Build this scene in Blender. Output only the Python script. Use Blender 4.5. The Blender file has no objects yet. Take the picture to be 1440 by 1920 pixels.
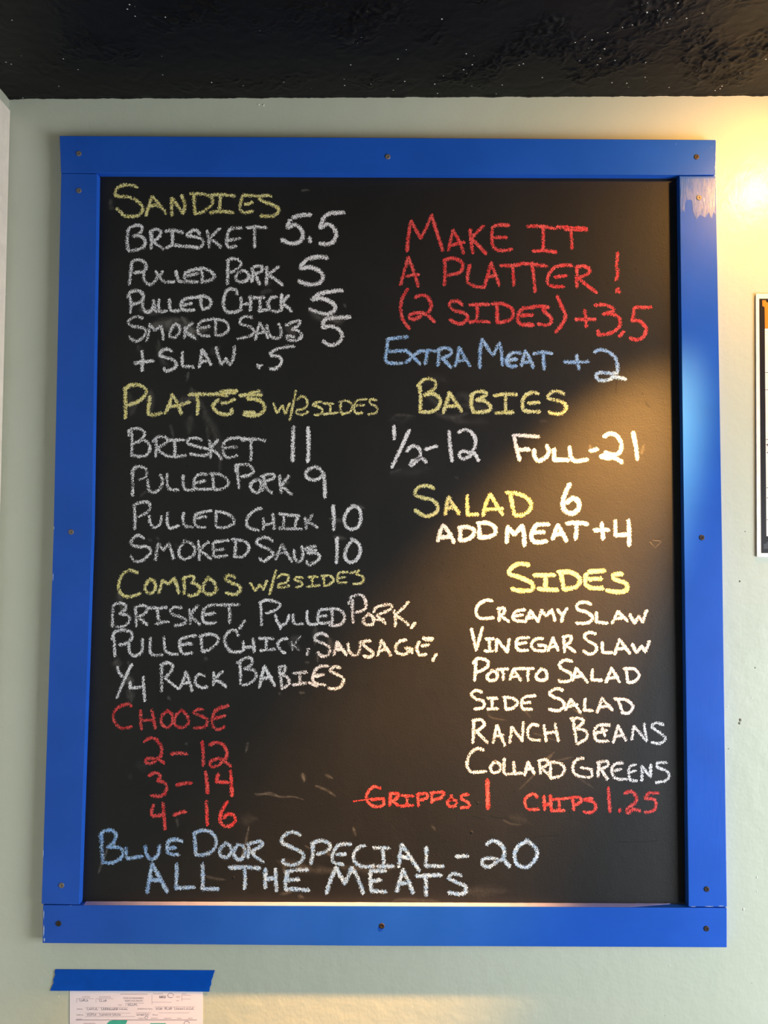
import bpy, bmesh, math, random
from mathutils import Vector, Matrix, noise

random.seed(7)
S = bpy.context.scene
C = S.collection

# ------------------------------------------------------------------ camera
FPX = 1500.0
CAM_D, CAM_H = 1.86, 1.55
PITCH, ROLL, YAW = math.radians(2.40), math.radians(0.27), 0.0
cam_d = bpy.data.cameras.new('camera'); cam = bpy.data.objects.new('camera', cam_d); C.objects.link(cam)
cam_d.sensor_fit = 'HORIZONTAL'; cam_d.sensor_width = 36.0; cam_d.lens = 36.0*FPX/1440.0
cam_d.clip_start = 0.02
R = Matrix.Rotation(YAW, 3, 'Z') @ Matrix.Rotation(math.pi/2+PITCH, 3, 'X') @ Matrix.Rotation(ROLL, 3, 'Z')
CP = Vector((0.0, -CAM_D, CAM_H))
cam.matrix_world = Matrix.Translation(CP) @ R.to_4x4()
S.camera = cam

# ------------------------------------------------------------------ light
S.view_settings.view_transform = 'Standard'; S.view_settings.look = 'None'
S.view_settings.exposure = 0.0; S.view_settings.gamma = 1.0
S.view_settings.use_curve_mapping = False
W = bpy.data.worlds.new('daylight'); S.world = W; W.use_nodes = True
W.node_tree.nodes['Background'].inputs[0].default_value = (0.75, 0.87, 1.0, 1)
W.node_tree.nodes['Background'].inputs[1].default_value = 1.2

def aim(o, target):
    o.rotation_euler = (Vector(target)-o.location).to_track_quat('-Z', 'Y').to_euler()
WIN = dict(x=2.5, y0=-2.25, y1=-0.55, z0=0.10, z1=1.62)      # window opening in the right wall
l = bpy.data.lights.new('window_daylight', 'AREA'); l.shape = 'RECTANGLE'
l.size = WIN['z1']-WIN['z0']-.1; l.size_y = WIN['y1']-WIN['y0']-.1; l.energy = 121; l.color = (0.86, 0.93, 1.0)
o = bpy.data.objects.new('window_daylight', l); C.objects.link(o)
o.location = (WIN['x']-.04, (WIN['y0']+WIN['y1'])/2, (WIN['z0']+WIN['z1'])/2); o.rotation_euler = (0, math.radians(90), 0)
# warm halogen spot on the ceiling, up and to the right of the menu
SPOT = Vector((1.04, -0.36, 2.55)); SPOT_AIM = Vector((0.31, 0, 1.34))
for nm, en, size, bl, tgt in (('warm_spot_beam', 1500, 28, 1.0, SPOT_AIM), ('warm_spot_spill', 31, 170, 1.0, (0.78, 0, 1.92))):
    l = bpy.data.lights.new(nm, 'SPOT'); l.energy = en; l.color = (1.0, 0.47, 0.10)
    l.spot_size = math.radians(size); l.spot_blend = bl; l.shadow_soft_size = 0.03
    o = bpy.data.objects.new(nm, l); C.objects.link(o); o.location = SPOT; aim(o, tgt)

# ------------------------------------------------------------------ helpers
def pw(px, py, d=0.0):
    """a point of the photograph put on the plane d metres in front of the wall"""
    v = R @ Vector(((px-720)/FPX, -(py-960)/FPX, -1.0))
    t = (-d-CP.y)/v.y
    return CP+v*t

def link(o, parent=None):
    C.objects.link(o)
    if parent: o.parent = parent
    return o
def obj(name, me, mat=None, parent=None, kind=None, label=None, cat=None, group=None, loc=None):
    o = bpy.data.objects.new(name, me)
    if mat: me.materials.append(mat)
    link(o, parent)
    if loc is not None: o.location = loc
    if kind: o['kind'] = kind
    if label: o['label'] = label
    if cat: o['category'] = cat
    if group: o['group'] = group
    return o
def mesh(name, verts, faces):
    me = bpy.data.meshes.new(name); me.from_pydata([tuple(v) for v in verts], [], faces); me.update(); return me
def bm_mesh(name, bm, smooth=False):
    bmesh.ops.recalc_face_normals(bm, faces=bm.faces)
    me = bpy.data.meshes.new(name); bm.to_mesh(me); bm.free()
    if smooth:
        for p in me.polygons: p.use_smooth = True
    return me
def box_bm(bm, x0, x1, y0, y1, z0, z1, bev=0, seg=1):
    m = Matrix.LocRotScale(((x0+x1)/2, (y0+y1)/2, (z0+z1)/2), None, (x1-x0, y1-y0, z1-z0))
    r = bmesh.ops.create_cube(bm, size=1, matrix=m)
    if bev:
        es = list({e for v in r['verts'] for e in v.link_edges})
        bmesh.ops.bevel(bm, geom=es, offset=bev, segments=seg, affect='EDGES', profile=.5)
def box(name, x0, x1, y0, y1, z0, z1, mat, bev=0, **k):
    bm = bmesh.new(); box_bm(bm, x0, x1, y0, y1, z0, z1, bev); return obj(name, bm_mesh(name, bm), mat, **k)
def prism(pts, y0, y1, bev=0, seg=2):
    """outline in x,z pushed from y0 (back) to y1 (front); bevel on the front edges"""
    bm = bmesh.new()
    back = [bm.verts.new((p[0], y0, p[1])) for p in pts]; front = [bm.verts.new((p[0], y1, p[1])) for p in pts]
    n = len(pts)
    bm.faces.new(back); ff = bm.faces.new(list(reversed(front)))
    for i in range(n): bm.faces.new((back[i], front[i], front[(i+1) % n], back[(i+1) % n]))
    if bev:
        es = list(ff.edges)+[e for e in bm.edges if (e.verts[0] in back) != (e.verts[1] in back)]
        bmesh.ops.bevel(bm, geom=es, offset=bev, segments=seg, affect='EDGES', profile=.5)
    return bm

# ------------------------------------------------------------------ materials
def lin(r, g, b):
    f = lambda c: (c/255/12.92) if c/255 <= .04045 else ((c/255+.055)/1.055)**2.4
    return (f(r), f(g), f(b), 1)
class M:
    def __init__(s, name, rough=.5, spec=.5):
        s.m = bpy.data.materials.new(name); s.m.use_nodes = True; s.t = s.m.node_tree
        s.b = s.t.nodes['Principled BSDF']; s.b.inputs['Roughness'].default_value = rough
        s.b.inputs['Specular IOR Level'].default_value = spec
    def n(s, typ, **kw):
        n = s.t.nodes.new(typ)
        for k, v in kw.items():
            if k.startswith('i_'): n.inputs[k[2:].replace('_', ' ')].default_value = v
            else: setattr(n, k, v)
        return n
    def l(s, a, b): s.t.links.new(a, b)
    def coords(s, scale=(1, 1, 1), rot=(0, 0, 0)):
        g = s.n('ShaderNodeNewGeometry'); mp = s.n('ShaderNodeMapping')
        mp.inputs['Scale'].default_value = scale; mp.inputs['Rotation'].default_value = rot
        s.l(g.outputs['Position'], mp.inputs['Vector']); return mp.outputs[0]
    def noise(s, co, scale, detail=2, rough=.5, dist=0):
        n = s.n('ShaderNodeTexNoise'); n.inputs['Scale'].default_value = scale
        n.inputs['Detail'].default_value = detail; n.inputs['Roughness'].default_value = rough
        n.inputs['Distortion'].default_value = dist
        s.l(co, n.inputs['Vector']); return n.outputs['Fac']
    def ramp(s, fac, stops):
        r = s.n('ShaderNodeValToRGB'); e = r.color_ramp.elements
        while len(e) < len(stops): e.new(.5)
        for el, (p, c) in zip(e, stops): el.position = p; el.color = c if len(c) == 4 else (*c, 1)
        s.l(fac, r.inputs[0]); return r.outputs[0]
    def math(s, op, a, b=None, clamp=False):
        n = s.n('ShaderNodeMath', operation=op, use_clamp=clamp)
        for i, v in enumerate((a, b)):
            if v is None: continue
            if isinstance(v, (int, float)): n.inputs[i].default_value = v
            else: s.l(v, n.inputs[i])
        return n.outputs[0]
    def mix(s, fac, a, b):
        n = s.n('ShaderNodeMix', data_type='RGBA')
        for i, v in ((0, fac), (6, a), (7, b)):
            if isinstance(v, (int, float)): n.inputs[i].default_value = v
            elif isinstance(v, (tuple, list)): n.inputs[i].default_value = v
            else: s.l(v, n.inputs[i])
        return n.outputs[2]
    def col(s, c):
        if isinstance(c, (tuple, list)): s.b.inputs['Base Color'].default_value = c
        else: s.l(c, s.b.inputs['Base Color'])
    def bump(s, h, strength, dist=.001, prev=None):
        b = s.n('ShaderNodeBump'); b.inputs['Strength'].default_value = strength; b.inputs['Distance'].default_value = dist
        s.l(h, b.inputs['Height'])
        if prev: s.l(prev, b.inputs['Normal'])
        s.l(b.outputs[0], s.b.inputs['Normal']); return b.outputs[0]

def wall_paint():
    m = M('sage_wall_paint', .29, .5); co = m.coords()
    v = m.noise(co, 1.7, 3); c = m.ramp(v, [(.3, lin(196, 202, 182)), (.7, lin(205, 209, 192))])
    sp = m.noise(co, 60, 1); f = m.ramp(sp, [(.80, (0, 0, 0)), (.83, (1, 1, 1))])
    m.col(m.mix(m.math('MULTIPLY', f, .35), c, lin(120, 112, 90)))
    r = m.noise(m.coords((1, 1, .6)), 190, 3, .6); lump = m.noise(co, 28, 2)
    a = m.bump(r, .22, .001); m.bump(lump, .35, .003, a); return m.m
def ceiling_paint():
    m = M('black_ceiling_paint', .5, .2); co = m.coords()
    v = m.noise(co, 3, 3); c = m.ramp(v, [(.3, lin(9, 9, 10)), (.75, lin(15, 15, 15))])
    vo = m.n('ShaderNodeTexVoronoi'); vo.inputs['Scale'].default_value = 115; m.l(co, vo.inputs['Vector'])
    d = m.math('LESS_THAN', vo.outputs['Distance'], .2)
    sep = m.n('ShaderNodeSeparateColor'); m.l(vo.outputs['Color'], sep.inputs[0])
    pick = m.math('GREATER_THAN', sep.outputs[0], .945)
    patch = m.math('GREATER_THAN', m.noise(co, 7, 2), .52)
    f = m.math('MULTIPLY', m.math('MULTIPLY', d, pick), patch)
    m.col(m.mix(f, c, lin(205, 200, 195)))
    m.bump(m.noise(co, 230, 4, .6), .35, .0015); return m.m
def blue_paint(dirn, name='blue_frame_paint'):
    m = M(name, .33, .32)
    sc = (2, 40, 60) if dirn == 'h' else (60, 40, 2)
    st = m.noise(m.coords(sc), 9, 4, .6); big = m.noise(m.coords(), 6, 3)
    c = m.ramp(big, [(.3, lin(28, 86, 188)), (.7, lin(34, 93, 202))])
    m.col(c); m.bump(st, .14, .0006)
    m.l(m.ramp(st, [(.3, (.30, .30, .30)), (.7, (.42, .42, .42))]), m.b.inputs['Roughness']); return m.m
def board_paint():
    m = M('black_chalkboard_paint', .57, .45); co = m.coords()
    dust = m.noise(co, 5, 4, .6, .6)
    c = m.ramp(dust, [(.35, lin(18, 17, 17)), (.75, lin(27, 25, 25))])
    pits = m.n('ShaderNodeTexVoronoi'); pits.inputs['Scale'].default_value = 26; m.l(co, pits.inputs['Vector'])
    sep = m.n('ShaderNodeSeparateColor'); m.l(pits.outputs['Color'], sep.inputs[0])
    f = m.math('MULTIPLY', m.math('LESS_THAN', pits.outputs['Distance'], .07), m.math('GREATER_THAN', sep.outputs[1], .8))
    m.col(m.mix(f, c, lin(8, 8, 8)))
    a = m.bump(m.noise(co, 260, 3, .55), .30, .001); m.bump(m.noise(co, 34, 3), .18, .002, a); return m.m
def chalk(name, c0, c1, kind='line'):
    """chalk dust film: UV.x runs 0 on the stroke's middle to 1 at its rim, UV.y is how hard it was pressed"""
    m = M(name, .95, .05)
    uv = m.n('ShaderNodeUVMap'); uv.uv_map = 'stroke'; s = m.n('ShaderNodeSeparateXYZ'); m.l(uv.outputs[0], s.inputs[0])
    edge, press = s.outputs[0], s.outputs[1]
    if kind == 'line':
        g = m.noise(m.coords((1, 1, .62), (0, math.radians(38), 0)), 560, 2, .6)
        th = m.math('ADD', m.math('MULTIPLY', m.math('POWER', edge, 2.0), .25), .415)
        th = m.math('SUBTRACT', th, m.math('MULTIPLY', m.math('SUBTRACT', press, .5), .28))
        a = m.math('MULTIPLY', m.math('SUBTRACT', g, th), 17, True)
        a = m.math('MULTIPLY', a, m.math('LESS_THAN', edge, .985))
        tone = m.noise(m.coords(), 120, 2)
        m.col(m.ramp(tone, [(.35, c0), (.65, c1)]))
        a = m.math('MULTIPLY', a, .98)
    else:
        g = m.noise(m.coords(), 120, 4, .65, .4); f = m.math('SUBTRACT', 1.0, edge, True)
        f = m.math('POWER', f, 1.4)
        g2 = m.math('MULTIPLY', m.math('SUBTRACT', g, .25), 1.9, True)
        a = m.math('MULTIPLY', m.math('MULTIPLY', f, g2), press)
        m.col(c0)
    m.l(a, m.b.inputs['Alpha']); return m.m
def plain(name, c, rough=.5, spec=.5, metal=0, bump=None, var=1.0):
    m = M(name, rough, spec); co = m.coords(); v = m.noise(co, 40, 3)
    c2 = tuple(min(1, x*(1+.08*var)) for x in c[:3])+(1,); c1 = tuple(x*(1-.06*var) for x in c[:3])+(1,)
    m.col(m.ramp(v, [(.3, c1), (.7, c2)])); m.b.inputs['Metallic'].default_value = metal
    if bump: m.bump(m.noise(co, bump[0], 3), bump[1], .001)
    return m.m
MW = wall_paint(); MC = ceiling_paint(); MBH = blue_paint('h'); MBV = blue_paint('v', 'blue_stile_paint'); MBD = board_paint()
CH = {'w': chalk('white_chalk', lin(242, 240, 244), lin(255, 253, 255)),
      'y': chalk('yellow_chalk', lin(246, 232, 146), lin(252, 243, 180)),
      'r': chalk('red_chalk', lin(222, 66, 68), lin(242, 104, 100)),
      'b': chalk('blue_chalk', lin(140, 182, 236), lin(186, 216, 250)),
      's': chalk('chalk_smear', lin(190, 184, 176), None, 'smear'),
      'k': plain('dark_scratch', lin(14, 13, 12), .8)}

# ------------------------------------------------------------------ setting
XL, XR, YF = pw(15, 260).x, WIN['x'], -4.3
zc0, zc1 = pw(0, 186).z, pw(1440, 180).z
def ceil_z(x): return zc0+(zc1-zc0)*(x-pw(0, 186).x)/(pw(1440, 180).x-pw(0, 186).x)
ZT = 2.75
floor_m = plain('worn_floor', lin(84, 70, 58), .45); white_trim = plain('cream_trim_paint', lin(222, 212, 198), .35, bump=(60, .1))
grey_wall = plain('grey_wall_paint', lin(165, 168, 152), .5)
box('floor', XL-.1, XR+.1, YF-.1, .12, -.1, 0, floor_m, kind='structure')
# back wall with a slightly hand-cut upper edge
box('wall_back', XL-.1, XR+.1, 0, .12, 0, ZT, MW, kind='structure')
box('wall_left', XL-.1, XL, YF, 0, 0, ZT, grey_wall, kind='structure')
box('wall_front', XL-.1, XR+.1, YF-.1, YF, 0, ZT, grey_wall, kind='structure')
bm = bmesh.new(); w = WIN
box_bm(bm, XR, XR+.12, YF, w['y0'], 0, ZT); box_bm(bm, XR, XR+.12, w['y1'], 0, 0, ZT)
box_bm(bm, XR, XR+.12, w['y0'], w['y1'], 0, w['z0']); box_bm(bm, XR, XR+.12, w['y0'], w['y1'], w['z1'], ZT)
obj('wall_right', bm_mesh('wall_right', bm), grey_wall, kind='structure')
bm = bmesh.new(); t = .05
for a in ((w['y0'], w['y0']+t, w['z0'], w['z1']), (w['y1']-t, w['y1'], w['z0'], w['z1']), (w['y0']+t, w['y1']-t, w['z0'], w['z0']+t), (w['y0']+t, w['y1']-t, w['z1']-t, w['z1'])):
    box_bm(bm, XR+.02, XR+.08, *a)
win = obj('window_1', bm_mesh('window_1', bm), white_trim, kind='structure')
gm = M('window_glass', .02); gm.b.inputs['Transmission Weight'].default_value = 1.0; gm.col((1, 1, 1, 1))
box('pane', XR+.045, XR+.05, w['y0']+t, w['y1']-t, w['z0']+t, w['z1']-t, gm.m, parent=win)

# ceiling: thick black stomped texture, real relief near the wall
def ceil_h(x, y):
    p = Vector((x*9, y*9, 0))
    m_ = noise.noise(p*.8+Vector((3.1, 7.7, 0)))+.25*min(1, max(-1, (x+.1)*1.2))
    m_ = min(1, max(0, m_*2.2+.15))*min(1, max(.0, (y_edge(y))*14))*min(1, (y+.45)*12)
    q = Vector((x*55+2*noise.noise(p*4), y*55+2*noise.noise(p*4+Vector((9, 1, 0))), .3))
    r = 1-abs(noise.noise(q))*2.4; r = max(0, r)**2
    r2 = max(0, noise.noise(q*1.8)-.12)*2
    return m_*(.0045*r*max(0, noise.noise(q*.45)+.35)*1.6+.0032*r2)+.0008*noise.noise(q*.5)
def y_edge(y): return -y-.015
vs, fs = [], []
x0, x1, step = XL, 1.55, .0032
nx = int((x1-x0)/step); ny = 140; y_far = -.45
for j in range(ny+1):
    y = y_far*j/ny
    for i in range(nx+1):
        x = x0+(x1-x0)*i/nx
        h = 0 if i in (0, nx) or j == ny else ceil_h(x, y)
        e = .0018*noise.noise(Vector((x*22, 0, 4)))+.0012*noise.noise(Vector((x*90, 1, 4))) if j < 3 else 0
        vs.append((x, y, ceil_z(x)-h+e))
for j in range(ny):
    for i in range(nx):
        a = j*(nx+1)+i; fs.append((a, a+nx+1, a+nx+2, a+1))
b = len(vs)
vs += [(x0, y_far, ceil_z(x0)), (x1, y_far, ceil_z(x1)), (x1, YF, ceil_z(x1)), (x0, YF, ceil_z(x0)), (x1, 0, ceil_z(x1)), (XR, 0, ceil_z(XR)), (XR, YF, ceil_z(XR))]
fs += [(b, b+3, b+2, b+1), (b+4, b+2, b+6, b+5)]
me = mesh('ceiling', vs, fs)
for p in me.polygons: p.use_smooth = True
obj('ceiling', me, MC, kind='structure')
# paint line bead where the black was cut in along the wall
# door casing on the left wall: painted board and its caulked edge
ztr = pw(5, 212).z
bm = bmesh.new(); box_bm(bm, XL, XL+.010, -.13, -.012, .0, ztr, .002)
box_bm(bm, XL, XL+.004, -.012, -.004, .0, ztr-.004)
obj('trim_1', bm_mesh('trim_1', bm), white_trim, kind='structure')

# ------------------------------------------------------------------ menu board
BT, D0, D1 = .003, .0, .022      # board paint panel thickness; planks from wall to 22 mm
board = bpy.data.objects.new('menu_board', None); link(board)
ctr = pw(720, 1012); board.location = (ctr.x, 0, ctr.z); board.empty_display_size = .1
board['label'] = 'large black chalkboard menu in a blue painted plank frame, on the sage wall'; board['category'] = 'menu board'
BL = board.location
def part(name, me, mat, parent=board, label=None, kind=None, at=None):
    """a mesh given in world coordinates becomes a child with its origin at `at`"""
    at = Vector(at) if at is not None else Vector((0, 0, 0))
    me.transform(Matrix.Translation(-at))
    o = obj(name, me, mat, parent, kind, label)
    pl = Vector((0, 0, 0)); q = parent
    while q: pl += q.location; q = q.parent
    o.location = at-pl; return o
def P(px, py, d=D1): v = pw(px, py, d); return (v.x, v.z)
bp = [pw(*p) for p in ((135, 300), (1322, 306), (1343, 1750), (100, 1742))]
part('chalkboard_panel', bm_mesh('p', prism([(v.x, v.z) for v in bp], 0, -BT)), MBD, at=(ctr.x, 0, ctr.z))
planks = {
 'top_rail': ([(111.5, 254.5), (1342.5, 262), (1341.5, 327.8), (1264, 328), (114, 324)], MBH, 'blue plank across the top of the frame'),
 'left_stile': ([(114.5, 325), (182.5, 325.6), (172, 1000), (148.8, 1696.5), (77.6, 1695), (100.5, 1000)], MBV, 'blue plank down the left side of the frame'),
 'right_stile': ([(1274, 330), (1342, 330), (1345, 500), (1353.5, 1000), (1363.2, 1700.6), (1291, 1700), (1283, 1000)], MBV, 'blue plank down the right side, with an added highlight patch near its top'),
 'bottom_rail': ([(80.2, 1697), (148, 1697.6), (1290, 1702), (1363, 1702.6), (1363, 1776.6), (700, 1773.4), (79.6, 1768.5)], MBH, 'blue plank across the bottom of the frame')}
PK = {}
for nm, (pts, mt, lab) in planks.items():
    q = [P(*p) for p in pts]
    if len(q) == 5 or len(q) > 6: pass
    cx = sum(a for a, _ in q)/len(q); cz = sum(b for _, b in q)/len(q)
    back = -BT-.0002
    PK[nm] = part('frame_rail' if 'rail' in nm else 'frame_stile', bm_mesh(nm, prism(q, back, -D1, .0011)), mt, label=lab, at=(cx, 0, cz))
# screws
def screw_mesh():
    bm = bmesh.new(); n = 18
    prof = [(.0062, 0), (.0062, -.0006), (.0056, -.0011), (.0046, -.0013)]
    rings = [[bm.verts.new((r*math.cos(2*math.pi*i/n), y, r*math.sin(2*math.pi*i/n))) for i in range(n)] for r, y in prof]
    for a, b_ in zip(rings, rings[1:]):
        for i in range(n): bm.faces.new((a[i], a[(i+1) % n], b_[(i+1) % n], b_[i]))
    inner = []                                            # cross recess
    for i in range(n):
        a = 2*math.pi*i/n; r = .0014+.0014*max(0, math.cos(4*a)); inner.append(bm.verts.new((r*math.cos(a), -.0012, r*math.sin(a))))
    for i in range(n): bm.faces.new((rings[-1][i], rings[-1][(i+1) % n], inner[(i+1) % n], inner[i]))
    low = [bm.verts.new((v.co.x*.6, -.0001, v.co.z*.6)) for v in inner]
    for i in range(n): bm.faces.new((inner[i], inner[(i+1) % n], low[(i+1) % n], low[i]))
    bm.faces.new(low); bm.faces.new(list(reversed(rings[0])))
    return bm_mesh('screw', bm)
sm = screw_mesh(); sm.materials.append(plain('dull_steel', lin(128, 118, 112), .5, .5, .35))
sd = screw_mesh(); sd.materials.append(plain('dark_steel', lin(62, 52, 50), .45, .5, .5))
for nm, px, py, dk in [('top_rail', 148, 288, 0), ('top_rail', 727, 294, 0), ('top_rail', 1306, 294.5, 1), ('left_stile', 148, 357.5, 0), ('left_stile', 133.5, 997.5, 0), ('left_stile', 115.5, 1660, 0),
                       ('right_stile', 1310.5, 371, 0), ('right_stile', 1316, 1008, 1), ('right_stile', 1325, 1667, 1), ('bottom_rail', 110, 1731.5, 1), ('bottom_rail', 716, 1736, 1), ('bottom_rail', 1324.5, 1741, 1)]:
    v = pw(px, py, D1); par = PK[nm]; o = obj('screw', sd if dk else sm, None, par)
    o.location = Vector((v.x, -D1-.0002, v.z))-par.location-BL; o.rotation_euler = (0, random.random()*3, 0)

# chalk dust lying on the ledge of the bottom plank
dust = plain('chalk_dust', lin(146, 150, 214), .9, .1)
x0_, x1_ = P(156, 1697)[0], P(1262, 1701)[0]; za, zb = P(156, 1697.6)[1], P(1262, 1701.6)[1]
nseg = 90; V_ = []; F_ = []
for i in range(nseg+1):
    t = i/nseg; x = x0_+(x1_-x0_)*t; zz = za+(zb-za)*t+.0002; hh = .0005+.0007*abs(noise.noise(Vector((x*30, 3, 1))))
    dd = .0205 if t < .93 else .0205-.016*(t-.93)/.07
    V_ += [(x, -BT-.0001, zz-.0003), (x, -dd, zz-.0003), (x, -dd, zz), (x, -BT-.0001, zz+hh)]
    if i:
        a = 4*(i-1); b = 4*i; F_ += [(a+k, a+(k+1) % 4, b+(k+1) % 4, b+k) for k in range(4)]
F_ += [(0, 1, 2, 3), (4*nseg+3, 4*nseg+2, 4*nseg+1, 4*nseg)]
part('chalk_dust', mesh('chalk_dust', V_, F_), dust, label='pale chalk dust lying along the lower ledge', kind='stuff', at=((x0_+x1_)/2, -.01, za))
# streaky gloss patch added for the lamp's highlight, top of the right plank
gp = M('glossy_blue_highlight', .27, .75); gp.col(lin(30, 92, 186)); gp.bump(gp.noise(gp.coords((90, 40, 2.5)), 9, 4, .65), .32, .0006)
gp.l(gp.ramp(gp.noise(gp.coords((60, 1, 4)), 8, 3), [(.35, (.2, .2, .2)), (.7, (.42, .42, .42))]), gp.b.inputs['Roughness'])
gq = [P(*p, D1+.0002) for p in ((1275.5, 334), (1341, 334), (1341.5, 404), (1338, 397), (1334, 412), (1329, 398), (1322, 408), (1313, 403), (1305, 411), (1299, 395), (1297.5, 377), (1295, 374.5), (1287, 375), (1284.5, 381), (1283.5, 398), (1279, 392), (1276, 402))]
sp_ = PK['right_stile']
part('highlight_patch', bm_mesh('highlight_patch', prism(gq, -D1, -D1-.00025)), gp.m, sp_, 'glossy streaky blue patch added to shape the lamp highlight', at=(gq[0][0], -D1, gq[0][1]))
# bare wood showing where the paint has chipped along the edges
wood = plain('chipped_edge', lin(196, 206, 224), .6)
for key, lst in (('top_rail', [(1341.6, 262, .7, 2), (1341.8, 290, .6, 5), (1341.6, 306, .8, 4), (1341, 314, .6, 6), (1335, 276, .6, .6), (1268, 270, .4, 1.2)]), ('right_stile', [(1341.6, 336, .9, 3), (1341.8, 348, .6, 7), (1330, 1699.6, 9, .5), (1352, 1698.8, 6, .6), (1300, 1699.8, 6, .4)]),
                 ('left_stile', [(101.2, 990, .6, 4), (99.4, 1082, .6, 9), (81, 1600, .5, 9)]), ('bottom_rail', [(82, 1715, .6, 10), (82, 1745, .9, 12), (83, 1762, 1.2, 4), (133, 1697.8, 1.4, .5)])):
    for px, py, rw, rh in lst:
        v = pw(px, py, D1); bm = bmesh.new(); bmesh.ops.create_icosphere(bm, subdivisions=1, radius=1)
        for q in bm.verts: q.co = Vector((q.co.x*rw*.0011*(1+.2*random.random()), q.co.y*.00035, q.co.z*rh*.0011))
        o = obj('paint_chip', bm_mesh('paint_chip', bm), wood, PK[key]); o.location = Vector((v.x, -D1, v.z))-PK[key].location-BL

# ------------------------------------------------------------------ chalk strokes
CROP = {'A': (180, 320, 4.8), 'B': (420, 320, 4.8), 'C': (700, 380, 4.8), 'D': (980, 380, 4.8), 'E': (180, 700, 4.8), 'F': (440, 700, 4.8),
        'G': (700, 700, 4.8), 'H': (960, 700, 4.8), 'I': (180, 1050, 4.8), 'J': (440, 1050, 3.6), 'K': (860, 1040, 3.3488), 'L': (180, 1360, 4.2353),
        'M': (480, 1440, 3.4286), 'N': (860, 1400, 3.3488), 'X': (0, 0, 1)}
kk = [0]
def cr(pts, step=2.2):
    if len(pts) == 2:
        a, b_ = pts; n = max(2, int(math.dist(a, b_)/step)); return [(a[0]+(b_[0]-a[0])*i/n, a[1]+(b_[1]-a[1])*i/n) for i in range(n+1)]
    P_ = [pts[0]]+pts+[pts[-1]]; out = []
    for i in range(1, len(P_)-2):
        p0, p1, p2, p3 = P_[i-1:i+3]; n = max(1, int(math.dist(p1, p2)/step))
        for k in range(n):
            t = k/n; t2 = t*t; t3 = t2*t
            out.append(tuple(.5*(2*p1[c]+(p2[c]-p0[c])*t+(2*p0[c]-5*p1[c]+4*p2[c]-p3[c])*t2+(3*p1[c]-p0[c]-3*p2[c]+p3[c])*t3) for c in (0, 1)))
    out.append(pts[-1]); return out
def ribbon(V, F, U, pts, hw, press, depth, smear=False):
    q = cr(pts)
    if len(q) < 2: return
    def d(i):
        a = q[max(0, i-1)]; b_ = q[min(len(q)-1, i+1)]; L = math.dist(a, b_) or 1; return ((b_[0]-a[0])/L, (b_[1]-a[1])/L)
    d0, d1 = d(0), d(len(q)-1); e = hw*.8
    rows = [((q[0][0]-d0[0]*e, q[0][1]-d0[1]*e), d0, .45, 1)]
    for i, p in enumerate(q):
        j = 1+.16*noise.noise(Vector((p[0]*.09, p[1]*.09, kk[0]*.1))); rows.append((p, d(i), j, 0))
    if smear:
        rows = [(p, dd, j*(math.sin(math.pi*(i+.5)/len(rows))**.5+.1), ee) for i, (p, dd, j, ee) in enumerate(rows)]
    rows.append(((q[-1][0]+d1[0]*e, q[-1][1]+d1[1]*e), d1, .45, 1))
    prev = None
    for (p, dd, j, ee) in rows:
        n_ = (-dd[1]*hw*j, dd[0]*hw*j); b0 = len(V)
        pr = press+.22*noise.noise(Vector((p[0]*.035, p[1]*.035, 5)))
        for s_ in (-1, 0, 1):
            v = pw(p[0]+n_[0]*s_, p[1]+n_[1]*s_, depth); V.append(v); U.append((1.0 if (s_ or ee) else 0.0, pr if not smear else press))
        if prev is not None:
            for s_ in (0, 1): F.append((prev+s_, prev+s_+1, b0+s_+1, b0+s_))
        prev = b0
def parse(spec):
    out = []
    for chunk in spec.split('|'):
        c, body = chunk.strip().split(':'); ox, oy, sc = CROP[c.strip()]
        for st in body.split(';'):
            if not st.strip(): continue
            last, pieces = None, []
            for seg in st.split('/'):
                nums = [float(v) for v in seg.split()]; pts = [(ox+nums[i]/sc, oy+nums[i+1]/sc) for i in range(0, len(nums)-1, 2)]
                if last: pts = [last]+pts
                if len(pts) > 1: pieces.append(pts)
                last = pts[-1] if pts else last
            if pieces: out.append(pieces)
    return out
def film(name, color, strokes_, hw, press, label=None, smear=False, off=.00012):
    V, F, U = [], [], []
    for pieces in strokes_:
        for pts in pieces:
            kk[0] += 1; ribbon(V, F, U, pts, hw, press, BT+off+.000008*(kk[0] % 25), smear)
    me = mesh(name, V, F); uvl = me.uv_layers.new(name='stroke')
    for lp in me.loops: uvl.data[lp.index].uv = U[lp.vertex_index]
    c = sum((Vector(v) for v in V), Vector())/len(V)
    return part(name, me, CH[color], label=label, at=(c.x, -BT-.0003, c.z))
COLN = {'w': 'white', 'y': 'yellow', 'r': 'red', 'b': 'blue'}
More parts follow.
